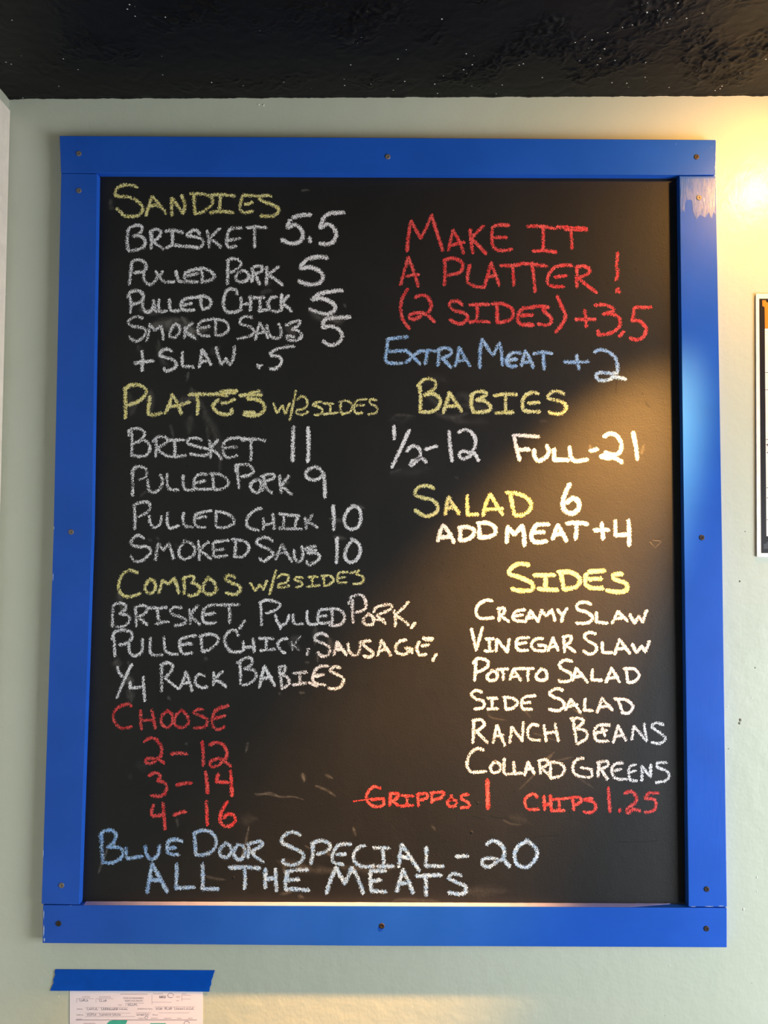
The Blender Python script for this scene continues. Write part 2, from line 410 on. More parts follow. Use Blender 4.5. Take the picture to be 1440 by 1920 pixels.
def write(color, spec, label, hw=4.0, press=.5):
    """label 'aaa [ONE|TWO] bbb': the strokes are shared out among the words at the widest gaps"""
    st = parse(spec); words = [label]
    if '[' in label:
        words = label[label.index('[')+1:label.index(']')].split('|'); rest = label[label.index(']')+1:]
    ext = sorted(((min(p[0] for q in s_ for p in q), max(p[0] for q in s_ for p in q), i) for i, s_ in enumerate(st)))
    gaps = []; right = ext[0][1]
    for x0_, x1_, i in ext[1:]:
        gaps.append((x0_-right, (x0_+right)/2)); right = max(right, x1_)
    cuts = sorted(g[1] for g in sorted(gaps, reverse=True)[:len(words)-1])
    for k, w_ in enumerate(words):
        lo = cuts[k-1] if k else -1e9; hi = cuts[k] if k < len(cuts) else 1e9
        mine = [s_ for s_ in st if lo < (min(p[0] for q in s_ for p in q)+max(p[0] for q in s_ for p in q))/2 < hi]
        if not mine: print('EMPTY', label, k); continue
        num = not any(ch.isalpha() for ch in w_)
        lab = label if len(words) == 1 else '%s chalk %s %s%s' % (COLN[color], 'figure' if num else 'word', w_, rest)
        film('chalk_number' if num or 'price' in lab else 'chalk_word', color, mine, hw*1.14, press, lab)

# colour, label, half width in photo pixels, pressure, strokes ('crop: x y x y ...'; / is a corner, ; lifts the chalk)
WORDS = [
('y','yellow heading SANDIES',4.0,.5,"A: 375 148 290 125 205 148 172 195 190 228 300 238 390 290 420 345 385 400 310 412 245 405/ 220 370 185 342; 452 402 475 320 505 230/ 560 290 605 345 628 385; 475 325 530 312 585 325; 682 400 682 320 680 245/ 730 310 785 385/ 800 310 770 222; 880 215 885 300 893 388/ 950 375 1020 330 1052 280 1030 235 960 210 850 210; 1045 218 1140 215 1250 228; 1120 220 1115 300 1105 370; 1030 380 1120 365 1240 378 | B: 330 232 250 225 170 222/ 150 290 145 345 185 378 262 362; 185 300 220 300 255 280; 425 232 370 222 320 242 350 275 420 300 480 330 490 368 440 408 330 408"),
('w','white word BRISKET beside the price 5.5',4.0,.5,"A: 292 530 280 620 288 715; 285 545 310 510 370 490 415 510 395 560 335 595/ 400 590 442 635 430 682 370 712 290 722; 492 550 500 620 497 700; 490 552 540 525 582 550 565 600 510 640/ 560 670 608 708; 625 545 700 538 780 555; 688 545 690 610 690 670; 628 695 700 672 780 682; 935 570 900 535 860 545 820 580 870 592 940 610 968 650 930 692 860 685 790 680; 1000 540 1015 610 1018 690; 1115 520 1060 570 1022 615/ 1070 640 1125 690; 1310 518 1240 515 1198 535 1180 600 1175 655 1200 690 1258 678; 1190 628 1240 620 1300 605 | B: 210 515 290 505 378 515; 270 515 275 600 275 685"),
('w','white price 5.5',4.6,.6,"B: 780 395 700 402 620 420; 600 445 578 480 575 515/ 640 488 695 530 710 590 680 640 600 655 520 622; 768 605 778 640; 1080 378 1000 380 935 392 890 440 868 515/ 935 480 985 515 1008 570 990 630 940 660 862 655"),
('w','[PULLED|PORK] in the line under BRISKET 5.5',4.0,.5,"A: 325 815 312 920 300 1022; 322 825 370 800 430 820 452 870 425 905 345 920; 430 915 430 960 448 1005 490 1025 535 985 560 940/ 535 905; 600 908 575 950 600 990 640 1002 705 1000; 720 905 732 960 750 995 810 1000; 940 885 860 895 800 930 805 980 850 1000 920 998; 820 945 915 925; 950 900 958 950 955 1008; 900 885 970 880 1035 910 1065 945 1040 980 960 1002; | B: 38 800 33 900 32 1022; 32 808 90 790 148 820 140 865 100 895 55 915; 155 900 112 940 112 985 160 1002 212 980 222 935 185 900 150 905; 255 875 260 930 248 998; 250 880 300 857 345 872 335 905 280 930/ 322 1022; 383 870 385 950 378 1022; 490 865 440 905 388 942/ 450 970 525 1028"),
('w','white price 5 beside PULLED PORK',4.6,.6,"B: 930 785 850 775 750 795/ 700 850 690 880/ 780 870 860 905 892 950 870 1000 800 1025 720 1015 672 992"),
('w','[PULLED|CHICK] in the third sandwich line',4.0,.5,"A: 300 1120 315 1200 310 1278; 285 1140 310 1095 370 1080 422 1110 420 1160 380 1190 335 1200; 420 1180 422 1230 450 1272 495 1262 515 1210 518 1165; 520 1170 530 1240 545 1268; 568 1158 562 1220 575 1268 640 1262; 662 1160 665 1220 680 1262 750 1258; 930 1138 840 1145 780 1170 765 1220 790 1255 882 1252; 790 1210 860 1192; 945 1140 945 1200 960 1250; 905 1140 960 1127 1018 1150 1035 1190 1010 1230 960 1250; 1272 1112 1260 1075 1210 1062 1172 1090 1150 1160 1152 1230 1190 1275 1280 1265 1302 1240 | B: 152 1140 155 1200 150 1255; 150 1200 230 1200; 235 1130 240 1200 235 1258; 265 1145 360 1140; 325 1150 325 1210 322 1260; 312 1265 400 1250; 470 1138 430 1142 395 1190 412 1240 470 1270 520 1252; 520 1115 515 1190 522 1242; 580 1122 540 1168 528 1200/ 570 1225 608 1265"),
('w','white price 5 beside PULLED CHICK',4.6,.6,"B: 1065 1078 980 1085 890 1102/ 850 1115 790 1162/ 860 1150 940 1170 1000 1215 990 1260 930 1290 850 1275 770 1245"),
('w','[SMOKED|SAUS] of the sandwich list, partly rubbed',3.9,.42,"A: 420 1330 370 1312 310 1335 290 1370 330 1400 410 1412 450 1440 430 1490 380 1530 330 1525 300 1495; 455 1535 475 1460 485 1382/ 530 1435/ 580 1400/ 600 1460 605 1522; 705 1385 672 1440 662 1490 710 1500 752 1450 745 1395 712 1380; 800 1410 800 1460 798 1502; 870 1370 830 1400 800 1442/ 850 1480 892 1510; 1040 1338 970 1348 930 1375 915 1430 940 1480 1020 1488; 930 1422 1020 1400; 1075 1340 1078 1410 1072 1478/ 1130 1480 1185 1440 1190 1395 1150 1350 1052 1332 | B: 255 1320 200 1312 148 1340 150 1378 220 1400 270 1440 250 1480 190 1500 125 1515; 282 1520 300 1440 322 1372/ 365 1440 395 1505; 295 1465 370 1450; 385 1390 400 1460 440 1502 500 1500 515 1440 490 1375; 680 1350 620 1362 560 1392; 680 1350 670 1395 610 1425/ 680 1450 695 1495 650 1530 580 1520 565 1490 630 1495"),
('w','white price 5 beside SMOKED SAUS',4.6,.55,"B: 1135 1318 1060 1322 940 1328/ 900 1350 892 1412/ 960 1400 1030 1430 1062 1480 1045 1538 980 1570 930 1560 892 1530"),
('w','[+|SLAW|.5] in the last sandwich line',4.0,.5,"A: 415 1622 420 1700 415 1800; 345 1732 430 1720 515 1712; 685 1632 640 1605 590 1625 575 1660 620 1680 690 1700 725 1742 690 1785 635 1802 610 1780; 780 1630 775 1700 780 1758/ 878 1768; 930 1770 945 1690 955 1612/ 1000 1680 1035 1748; 940 1722 1010 1708; 1080 1592 1100 1670 1130 1745/ 1170 1690/ 1205 1742 1240 1670 1245 1582 | B: 300 1745 320 1775; 305 1765 340 1750; 630 1580 550 1588 480 1605 420 1640 430 1665/ 490 1670 520 1710 500 1755 450 1785 415 1780"),
('y','yellow heading PLATES',4.2,.6,"E: 265 135 265 260 265 400; 255 140 320 107 400 110 452 150 430 210 370 258 275 290; 487 210 475 290 470 370/ 520 375 588 355; 625 360 658 280 685 192/ 730 270 768 362; 650 300 750 290; 745 290 840 258; 840 195 900 187 1000 190 1090 187 1180 200; 905 200 920 280 910 370; 1120 165 1180 155 1270 160; 1120 190 1180 175 1250 175; 1100 235 1052 295 1090 348 1160 370 1215 360 1222 320; 1130 268 1190 262 1250 232 | F: 45 202 130 192 240 195; 130 185 220 160; 110 228 200 235 255 270 265 325 220 370 150 382 80 372; 85 352 180 355"),
('y','[w/2|SIDES] beside the heading PLATES',3.1,.52,"F: 350 270 380 358/ 430 290/ 455 362/ 495 268; 550 155 525 280 497 420; 565 238 600 207 645 230 652 290 610 322 562 330 560 365 620 370 660 345; 780 255 730 265 708 288 750 300 790 330 770 368 720 375; 800 270 890 272; 855 275 862 320 855 360; 800 368 930 355; 960 252 952 310 965 365; 940 262 1000 247 1050 270 1060 310 1030 350 965 367; 1190 232 1120 242 1080 272 1080 330 1100 362 1150 352; 1095 290 1165 285; 1275 240 1222 235 1218 270 1260 290 1285 320 1265 358 1205 370"),
('w','white word BRISKET beside the price 11',3.8,.45,"E: 320 530 325 640 320 742; 298 560 300 515 360 495 430 520 430 570 385 612 340 630/ 430 600 482 650 475 710 420 748 320 735; 540 590 545 680 535 748; 515 612 560 572 630 578 642 615 580 655 548 680/ 600 720 650 748; 640 602 790 600; 705 602 710 670 710 735; 620 742 710 750 810 738; 950 600 900 582 840 590 822 625 880 650 960 670 1028 692 1020 720 960 740 850 725; 1020 600 1032 680 1030 760; 1100 600 1060 640 1030 680/ 1090 720 1130 772; 1300 578 1200 590 1150 630 1145 700 1180 758 1270 738; 1160 672 1270 660; 1300 585 1440 600; | F: 60 600 180 590 280 610; 145 600 150 700 145 782"),
('w','white price 11',4.3,.65,"F: 530 482 525 630 522 788; 660 488 665 640 658 795"),
('w','[PULLED|PORK] in the line under BRISKET 11',3.8,.45,"E: 332 880 330 980 330 1100; 320 905 350 850 410 840 455 870 448 930 390 955; 465 960 472 1030 500 1070 560 1055 600 980 578 910; 640 905 640 980 662 1040 740 1050; 785 918 785 1000 810 1048 880 1048; 1000 905 920 912 888 960 885 1025 940 1042 1040 1040; 890 990 980 965; 1050 905 1055 980 1058 1045; 1030 905 1100 907 1180 950 1188 1000 1130 1040 1060 1048 | F: 22 840 30 930 40 1035; 8 880 12 830 60 820 130 827 170 880 130 915 60 930; 205 950 150 990 150 1040 198 1075 235 1040 235 980 200 950; 262 935 262 1010 250 1055; 240 930 310 907 355 917 348 945 270 975/ 290 1035 335 1080; 405 920 410 1000 422 1072; 490 920 450 970 415 1020/ 460 1045 512 1092"),
('w','white price 9',4.1,.55,"F: 800 910 770 862 710 845 650 880 645 930 700 960 770 940 800 900/ 810 1000 812 1115"),
('w','[PULLED|CHICK] in the line under PULLED PORK 9',3.8,.45,"E: 345 1190 350 1300 350 1400; 340 1192 400 1162 470 1162 488 1210 450 1258 385 1290; 480 1282 490 1350 530 1388 572 1360 590 1282; 645 1252 640 1330 662 1392 745 1370; 790 1255 780 1320 805 1375 870 1385; 1040 1235 960 1247 898 1275 885 1330 905 1378 985 1385; 900 1302 990 1290; 1080 1242 1080 1320 1085 1388/ 1160 1388 1240 1350 1232 1300 1170 1262 1080 1242 | F: 240 1215 190 1228 130 1280 105 1340 130 1390 220 1415; 255 1302 260 1350 258 1400; 262 1370 340 1345; 342 1265 350 1330 355 1400; 400 1265 500 1278 580 1282; 440 1272 442 1330 435 1388; 400 1392 500 1398 600 1400; 568 1290 550 1345 545 1392; 635 1300 640 1350 645 1398; 700 1270 670 1320 645 1350/ 690 1352 745 1388"),
('w','white price 10 beside PULLED CHICK',4.1,.6,"F: 885 1190 893 1300 890 1408; 1080 1188 1022 1230 985 1310 1005 1380 1060 1402 1118 1370 1135 1280 1112 1210 1055 1192"),
('w','[SMOKED|SAUS] in the last plate line',3.8,.45,"E: 430 1482 380 1457 330 1490 320 1540 390 1560 460 1560 495 1602 460 1650 400 1688 342 1690 315 1640; 535 1680 548 1600 562 1532/ 605 1590/ 655 1530/ 680 1600 697 1668; 805 1510 755 1570 750 1640 800 1672 870 1640 890 1580 850 1525 792 1505; 920 1512 930 1600 928 1680; 1015 1517 970 1550 935 1600/ 980 1625 1035 1672; 1190 1505 1110 1512 1058 1530 1060 1600 1070 1650 1180 1640; 1070 1590 1150 1582; 1255 1500 1255 1580 1245 1650/ 1320 1650 1372 1590 1362 1530 1300 1502 1225 1495 | F: 342 1510 290 1477 220 1490 200 1528 250 1560 320 1590 345 1630 300 1668 255 1692 225 1665; 372 1672 398 1600 425 1540/ 470 1620 515 1692; 385 1622 470 1612; 530 1592 540 1650 562 1692 602 1680 615 1610 602 1560; 730 1555 660 1565 640 1590 700 1602 765 1640 740 1690 665 1722 650 1690; 650 1570 735 1595; 655 1620 740 1615"),
('w','white price 10 beside SMOKED SAUS',4.0,.55,"F: 920 1482 922 1590 915 1708; 1062 1500 1010 1570 992 1650 1030 1700 1082 1690 1130 1612 1112 1530 1050 1490"),
('y','yellow heading COMBOS',4.0,.52,"I: 375 115 300 92 240 130 205 210 210 275 245 318 310 330 400 300; 485 175 445 230 450 285 500 300 535 250 525 195 485 170; 568 295 585 230 598 182/ 650 215/ 705 165/ 730 240 745 298; 790 170 795 240 792 305; 780 170 840 145 885 160 862 205/ 920 230 935 280 885 318 830 318; 1015 152 970 220 968 280 1020 310 1080 280 1070 210 1010 155; 1250 155 1200 137 1165 165 1210 200 1280 230 1298 270 1250 310 1170 298"),
('y','[w/2|SIDES] beside the heading COMBOS',3.1,.55,"J: 105 155 140 208/ 170 165/ 195 202/ 218 140; 280 68 260 140 235 232; 288 120 320 97 360 105 355 145 300 165 295 185 340 182 370 172; 460 122 420 115 405 135 450 150 455 172 415 185; 500 115 560 112; 525 115 522 175; 490 180 575 172; 600 110 605 175; 585 110 640 105 668 135 640 165 605 175; 765 80 710 85 695 110 700 152 755 150; 700 125 745 115; 780 90 840 72/ 822 95 860 110 868 140 840 160 800 160"),
('w','white word BRISKET, of the combo choices',3.8,.45,"I: 155 420 150 500 148 600; 150 415 200 387 262 402 265 440 210 485/ 290 500 300 550 260 590 190 605; 355 430 360 510 365 595; 350 432 410 410 465 430 440 480 385 512/ 410 540 462 580; 470 432 590 430 640 422; 555 430 558 500 570 555; 540 575 600 560 655 555; 770 430 710 425 670 450 690 490 760 510 810 540 790 575 710 590; 840 450 850 510 850 575; 920 410 880 450 850 502/ 890 540 935 580; 1110 400 1020 410 970 450 960 520 990 568 1080 562; 975 490 1070 478; 1100 405 1285 400; 1195 410 1205 480 1202 565; 1340 542 1292 618"),
('w','[PULLED|PORK,] of the combo choices',3.6,.5,"J: 175 290 180 370 180 440; 170 290 220 270 305 295 280 335 212 360; 275 370 288 420 315 440 350 420 368 370; 305 440 310 465; 395 367 395 410 412 435 460 430; 490 345 487 390 502 433 560 430; 630 332 580 337 560 380 572 425 640 422; 570 382 620 375; 655 335 660 390 655 435; 640 330 700 332 740 370 735 415 700 440 640 442; 795 272 795 350 800 420; 770 295 790 248 850 235 880 270 880 330 812 355; 905 360 870 400 882 435 930 432 935 390 900 362; 940 350 960 318 1050 300 1052 330 960 375/ 1020 430; 930 400 1010 402; 1075 340 1085 390 1085 445; 1172 285 1130 330 1080 372/ 1130 400 1175 440; 1215 425 1192 458"),
('w','[PULLED|CHIC] of the combo choices, the next letter rubbed away',3.8,.48,"I: 158 690 165 770 170 868; 145 710 170 650 240 630 310 650 325 700 280 745 212 765; 297 750 300 820 340 862 400 840 420 780 415 712; 490 702 487 780 500 848 600 855; 612 695 615 770 640 833 735 848; 900 680 820 692 760 720 755 790 790 843 860 835; 770 762 860 752; 950 690 950 760 960 828/ 1030 800 1095 740 1090 690 1020 667 932 690; 1280 680 1258 632 1200 642 1160 700 1170 770 1210 820 1280 828 1330 812 | J: 58 550 62 612; 62 590 120 585; 122 532 130 580 132 618; 165 530 260 530; 215 540 210 600; 175 612 270 602; 355 530 312 540 290 570 310 610 342 628; 500 600 487 640"),
('w','faint rubbed white letter K after CHIC',3.0,.27,"J: 445 515 400 575; 385 550 390 610; 400 575 435 612"),
('w','white word SAUSAGE,',3.7,.55,"J: 628 515 590 495 545 512 545 540 600 565 640 590 632 638 590 650 558 622; 670 640 685 590 692 552/ 725 600 755 640; 675 608 730 598; 765 565 775 620 810 645 840 618 850 550; 915 545 880 547 870 570 900 600 935 630 912 655 872 648; 965 645 980 590 992 542/ 1020 590 1055 645; 975 612 1035 602; 1155 540 1110 552 1085 590 1100 628 1150 635 1195 600/ 1152 595; 1195 600 1198 628; 1338 527 1272 530; 1335 538 1290 542; 1245 552 1230 600 1250 640 1292 635; 1265 582 1310 572; 1360 635 1337 680"),
('w','white fraction 1/4 before RACK BABIES',3.8,.5,"I: 195 962 210 1020 240 1048; 320 940 262 1060 190 1240; 305 1102 308 1152/ 370 1148 430 1135; 425 1052 430 1160 440 1272"),
('w','[RACK|BABIES] after the fraction 1/4',3.8,.5,"I: 590 950 590 1060 590 1180; 580 945 640 925 688 950 670 1010 620 1060/ 680 1110 740 1160; 750 1160 788 1080 810 1002/ 840 1090 865 1180; 770 1112 850 1102; 980 1042 930 1027 895 1062 902 1120 960 1150 1000 1140; 1060 1012 1060 1070 1055 1130; 1140 1002 1090 1050 1065 1082/ 1120 1100 1172 1142 | J: 35 690 40 770 40 835; 18 695 70 662 115 667 112 705 68 735/ 130 745 145 785 110 828 55 845; 165 860 182 790 200 718/ 240 790 270 850; 175 802 250 790; 300 725 310 790 320 870; 295 725 340 717 335 755 310 775/ 360 795 362 840 320 872; 395 765 485 757; 440 765 440 830; 395 842 480 830; 630 715 570 722 535 760 535 825 610 845; 530 788 600 772; 500 828 560 850; 710 725 670 722 645 745 690 772 735 802 720 850 680 870 635 865"),
('r','red word CHOOSE',3.8,.5,"I: 320 1320 290 1297 230 1312 170 1360 155 1420 190 1490 240 1515 322 1500; 400 1355 402 1440 408 1525; 405 1442 520 1440; 500 1345 520 1430 533 1515; 650 1355 597 1400 590 1470 640 1508 685 1460 682 1390 642 1355; 770 1350 715 1410 712 1480 770 1508 830 1470 820 1400 770 1350; 960 1342 910 1347 880 1375 940 1400 1000 1440 985 1498 880 1512; 1195 1310 1120 1330 1065 1362; 1060 1382 1045 1440 1062 1510 1110 1525 1160 1500; 1055 1430 1160 1402"),
('r','[2|-|12] in the first line under CHOOSE',3.9,.55,"L: 385 130 430 102 480 115 520 180 515 240 480 268 410 262 395 295 440 300 490 262/ 540 300; 600 230 650 220 720 227; 845 130 850 230 852 318; 905 155 950 137 1010 155 1040 220 1020 268 960 265 910 290 915 328 970 320 1010 280/ 1070 322"),
('r','[3|-|14] in the second line under CHOOSE',3.9,.6,"L: 420 400 470 377 510 400 490 440/ 550 460 560 510 520 560 440 558; 640 475 700 462 755 455; 870 370 880 450 886 540; 970 385 955 450/ 1050 452; 1068 360 1075 450 1080 558"),
('r','[4|-|16] in the third line under CHOOSE',3.9,.6,"L: 455 632 445 715 530 712; 530 612 540 710 548 825; 620 715 670 692 710 685; 875 602 880 690 885 790; 1045 605 1000 680 985 750 1010 795 1060 800 1105 760 1090 712 1050 705 1012 735"),
('b','[BLUE|DOOR|SPECIAL] in the upper blue line at the bottom',4.3,.55,"L: 45 870 45 970 55 1095; 30 880 60 842 120 835 160 870 140 930 90 968/ 180 970 215 1010 190 1060 120 1093 60 1085; 240 970 240 1020 250 1060/ 365 1038; 390 960 400 1020 440 1065 490 1030 505 952; 685 920 640 907 580 920 565 970 580 1018 655 1025; 575 977 630 970; 782 860 787 940 792 1030; 775 860 840 837 910 847 955 910 940 980 870 1025 800 1028; 1030 937 985 985 990 1035 1040 1045 1072 1000 1060 950 1022 937; 1130 945 1095 1000 1110 1050 1150 1065 1185 1010 1170 960 1122 947; 1212 950 1212 1000 1207 1050; 1200 945 1300 922 1320 950 1235 1002/ 1270 1045 1330 1085 | M: 285 430 230 412 175 440 170 480 230 510 300 550 290 600 230 625 175 610 175 590; 365 492 365 550 355 615; 360 485 420 467 475 490 460 530 395 555; 610 490 540 492 510 520 490 570 500 608 560 620; 520 557 575 552; 700 500 660 510 627 560 640 610 700 635 760 627; 755 512 855 515; 812 515 820 570 820 620; 780 632 885 632; 920 635 925 560 937 490/ 990 570 1050 660; 930 570 980 580; 1095 510 1095 570 1090 630/ 1205 630"),
('b','[-|20] at the end of the upper blue line',4.4,.6,"M: 1290 570 1360 565 | N: 175 615 210 592 260 610 287 660 270 710 210 700 155 707 150 740 190 755 240 722 280 705/ 320 752; 440 590 380 620 350 680 370 740 430 755 485 700 485 640 425 585"),
('b','[ALL|THE|MEATS] in the lowest blue line',4.5,.6,"L: 405 1330 425 1220 445 1097/ 500 1200 565 1322; 430 1225 520 1232; 640 1097 640 1200 635 1295/ 700 1290 780 1285; 845 1100 848 1200 845 1298/ 970 1300; 1060 1130 1180 1127 1300 1135; 1180 1140 1185 1220 1180 1295 | M: 60 650 60 770; 60 715 122 708; 125 650 127 720 132 790; 330 655 250 657 190 672; 205 672 190 730 190 778/ 260 780 340 785; 200 722 275 715; 452 805 480 720 515 640/ 540 690 570 742/ 595 690 615 638/ 655 710 690 805; 830 660 735 662; 735 665 735 730 742 790/ 835 795; 745 727 800 720; 905 795 925 720 945 652/ 980 730 1010 805; 925 742 990 737; 1030 695 1190 687; 1090 690 1092 760 1095 818; 1320 690 1270 680 1240 707 1290 735 1345 762 1343 800 1300 810 1240 800"),
('r','[MAKE|IT] in the top red line',3.9,.6,"C: 305 435 315 300 340 162/ 380 240 425 320/ 480 220 525 110/ 570 260 625 430; 675 430 695 340 715 245/ 770 340 815 455; 690 385 750 370 820 355; 870 240 880 350 895 455; 990 210 930 270 885 322/ 950 390 1015 460; 1220 205 1150 200 1080 217 1068 300 1075 380 1110 425 1180 430 1248 418; 1085 315 1200 312 | D: 40 215 160 212 290 232; 185 220 185 320 185 420; 95 437 190 432 300 445; 310 220 440 225 580 232; 380 240 580 248; 435 240 440 320 445 413"),
('r','[A|PLATTER|!] in the second red line',3.9,.6,"C: 245 740 280 610 315 492/ 360 610 405 755; 300 665 350 650 410 645; 640 520 645 620 640 740; 635 515 720 500 790 530 805 580 770 630 665 655; 870 560 850 640 850 720/ 920 755 1000 760; 1000 760 1030 650 1060 540/ 1100 650 1135 745; 1020 670 1110 655; 1145 565 1250 567 1340 550; 1255 570 1260 650 1265 742; 1340 548 1440 548 | D: 0 547 100 557 218 572; 85 560 100 680 112 800; 440 565 370 562 295 577; 290 577 240 640 222 710 260 750 370 755; 290 670 395 655; 490 580 485 660 490 760; 480 580 550 572 600 597 590 640 500 675/ 580 745 665 808; 855 450 847 560 855 640 838 700; 862 770 842 800 870 800"),
('r','[(2|SIDES)|+3,5] in the third red line',4.0,.62,"C: 310 775 262 860 247 960 270 1060 325 1130; 380 855 430 832 490 855 520 920 500 985; 480 1000 420 990 350 1000 322 1035 370 1048 430 1020; 400 990 480 1010 550 1072; 800 920 760 887 700 890 685 930 730 970 810 990 850 1030 820 1075 770 1090 687 1055; 865 920 950 915 1040 915; 935 925 935 1000 930 1070; 865 1075 950 1067 1045 1075; 1110 910 1115 1000 1115 1080; 1070 910 1160 910 1240 950 1260 1010 1220 1060 1115 1080; 1440 948 1360 948 1312 990 1302 1060 1340 1100 1440 1102; 1330 1020 1440 1010 | D: 0 950 60 945 140 932 232 940/ 180 962 240 1020 260 1060 230 1100 140 1092; 0 1008 90 1015; 0 1100 85 1092; 310 840 350 930 385 1020 350 1100 297 1165; 555 970 567 1040 575 1118; 478 1052 570 1050 655 1050; 650 925 720 917 800 940 820 975/ 725 1005/ 800 1000 870 1040 872 1110 820 1160 750 1182 680 1190/ 680 1150; 910 1160 872 1203; 1155 940 1080 942 1010 945 1000 1000 985 1060/ 1060 1070 1108 1130 1090 1200 1030 1235 965 1220"),
('b','[EXTRA|MEAT|+2] in the blue line under the red offer',4.0,.58,"C: 310 1207 220 1217 130 1227/ 122 1320 110 1400 130 1440 190 1445 260 1443; 140 1340 280 1332; 290 1325 350 1380 420 1450; 420 1330 350 1390 292 1440; 400 1340 480 1332 570 1335; 485 1340 475 1400 465 1450; 590 1330 588 1400 580 1465; 580 1325 650 1307 700 1330 690 1370 620 1400/ 700 1482; 737 1470 760 1390 772 1302/ 820 1390 870 1470; 745 1425 830 1415; 960 1485 960 1350 978 1225/ 1030 1310 1080 1372/ 1135 1262/ 1155 1360 1162 1465; 1325 1355 1260 1352 1215 1385 1200 1440 1240 1475 1290 1470; 1220 1420 1290 1408; 1330 1470 1350 1400 1368 1335/ 1410 1410 1440 1485; 1345 1435 1425 1430 | D: 95 1360 180 1347 265 1358; 185 1370 190 1440 195 1498; 485 1370 492 1440 510 1500; 375 1432 480 1437 590 1430; 645 1345 700 1325 770 1342 830 1392 852 1450 850 1530 790 1535 690 1530 660 1560 690 1595 760 1600 820 1565/ 930 1588"),
('y','yellow heading BABIES',4.1,.62,"G: 415 100 425 220 420 350; 400 115 450 62 510 50 560 80 548 140 460 195/ 540 185 598 230 590 300 520 345 420 345; 628 355 660 260 685 172/ 740 260 800 345; 650 298 770 290; 890 190 880 270 900 350; 875 205 930 167 1000 167 1015 192 930 242/ 1000 250 1055 300 1030 340 905 352; 1090 202 1180 187 1290 190; 1190 195 1190 270 1190 345; 1100 357 1260 350 | H: 240 182 170 175 110 212 95 280 120 338 250 345; 150 270 245 260; 470 190 420 162 350 175 325 222 390 240 460 262 490 305 460 355 400 365 332 350"),
('w','[1/2|-|12] in the line under BABIES',3.9,.68,"G: 185 472 188 530 187 590; 325 510 250 670 168 845; 302 700 340 657 400 665 425 710 410 765 350 790 335 830 380 800 430 765 480 800; 470 685 570 655; 682 520 690 650 710 790; 767 535 820 507 880 530 920 600 910 670 870 710 800 700 772 740 810 770 870 742 900 700/ 948 785"),
('w','[FULL|- 21] in the line under BABIES',4.2,.8,"H: 10 560 100 560 240 570; 20 560 42 680 70 778; 42 687 155 685; 197 690 205 750 240 788 310 750 330 700 312 650; 380 682 378 778/ 505 780; 517 665 532 760 580 790 678 775; 705 698 768 682; 830 570 880 542 940 560 980 620 980 690 940 730 860 730 800 750/ 860 765 920 760 990 800; 840 715 920 735; 1090 532 1112 650 1130 773"),
('y','yellow heading SALAD',4.1,.68,"G: 545 1035 480 1012 400 1030 377 1090 440 1120 530 1140 582 1200 560 1258 470 1285 375 1230; 648 1270 660 1180 680 1112/ 720 1190 775 1265; 660 1215 745 1205; 845 1102 845 1180 850 1275/ 940 1267; 990 1280 1010 1180 1052 1087/ 1100 1170 1165 1270; 1010 1225 1160 1217; 1235 1085 1250 1180 1270 1275; 1200 1075 1290 1082 1380 1120 1422 1180 1400 1240 1340 1275 1270 1278"),
('w','white price 6 beside SALAD',4.8,.8,"H: 517 1000 480 1080 458 1160 470 1228 540 1262 598 1220 598 1155 545 1125 492 1165"),
('w','[ADD|MEAT|+4] in the line under SALAD 6',4.2,.8,"G: 582 1508 600 1430 630 1367/ 680 1430 725 1520; 590 1482 700 1465; 780 1392 785 1450 778 1500; 770 1390 840 1382 905 1410 890 1465 830 1500 778 1500; 950 1347 955 1420 955 1480; 937 1350 1020 1345 1090 1380 1095 1440 1040 1470 955 1478; 1200 1520 1210 1382/ 1270 1450/ 1340 1372/ 1355 1450 1360 1550 | H: 330 1358 220 1362/ 180 1430 178 1490 220 1520 310 1510; 190 1432 290 1428; 367 1490 390 1420 412 1367/ 450 1430 490 1508; 380 1452 460 1442; 490 1350 590 1345 678 1355; 580 1360 580 1420 572 1490; 807 1350 820 1488; 742 1412 870 1410; 930 1327 930 1460/ 1040 1450; 1050 1322 1055 1430 1055 1548"),
('y','yellow heading SIDES',4.4,.8,"K: 440 65 380 57 330 85 320 120 390 145 460 180 460 218 400 228 335 215; 475 130 600 127; 545 130 545 210; 500 215 620 222; 640 110 650 160 660 215; 625 110 700 110 760 150 740 200 665 218; 915 100 820 107; 800 122 795 180 830 208 905 210; 820 155 895 150; 1025 120 970 125/ 980 155 1050 180 1055 220 1010 235 930 225"),
('w','[CREAMY|SLAW] in the first line under SIDES',3.3,.7,"K: 210 290 170 287 120 320 110 370 140 400 220 395; 255 340 255 415; 245 340 285 337 285 365 260 382/ 315 420; 415 345 360 357 340 390 360 413 420 420; 345 387 400 377; 420 420 450 352/ 500 420; 430 397 485 392; 500 415 520 347/ 550 385/ 585 347/ 605 415; 620 347 650 380; 680 337 655 380 647 420; 830 310 790 297 745 312 750 345 800 360 840 395 810 428 740 430; 865 362 865 425/ 935 430; 965 430 1000 357/ 1060 415; 980 402 1040 397; 1075 377 1105 430/ 1130 385/ 1155 425/ 1180 350"),
('w','[VINEGAR|SLAW] in the second line under SIDES',3.3,.7,"K: 80 467 110 600/ 150 457; 170 530 220 527; 190 530 195 600; 165 605 215 605; 235 605 240 532/ 305 610/ 318 530; 440 520 375 527 360 565 380 600 435 600; 365 562 425 552; 530 525 480 532 457 565 480 600 540 600 545 572/ 500 567; 560 605 592 522/ 625 600; 570 582 615 572; 660 520 665 610; 655 517 705 512 700 548 670 567/ 730 610; 860 497 820 487 790 510 810 540 860 570 860 608 820 625 782 605; 900 552 905 615/ 965 615; 980 625 1010 532/ 1075 620; 990 592 1050 587; 1090 562 1115 615/ 1150 575/ 1172 610/ 1198 542"),
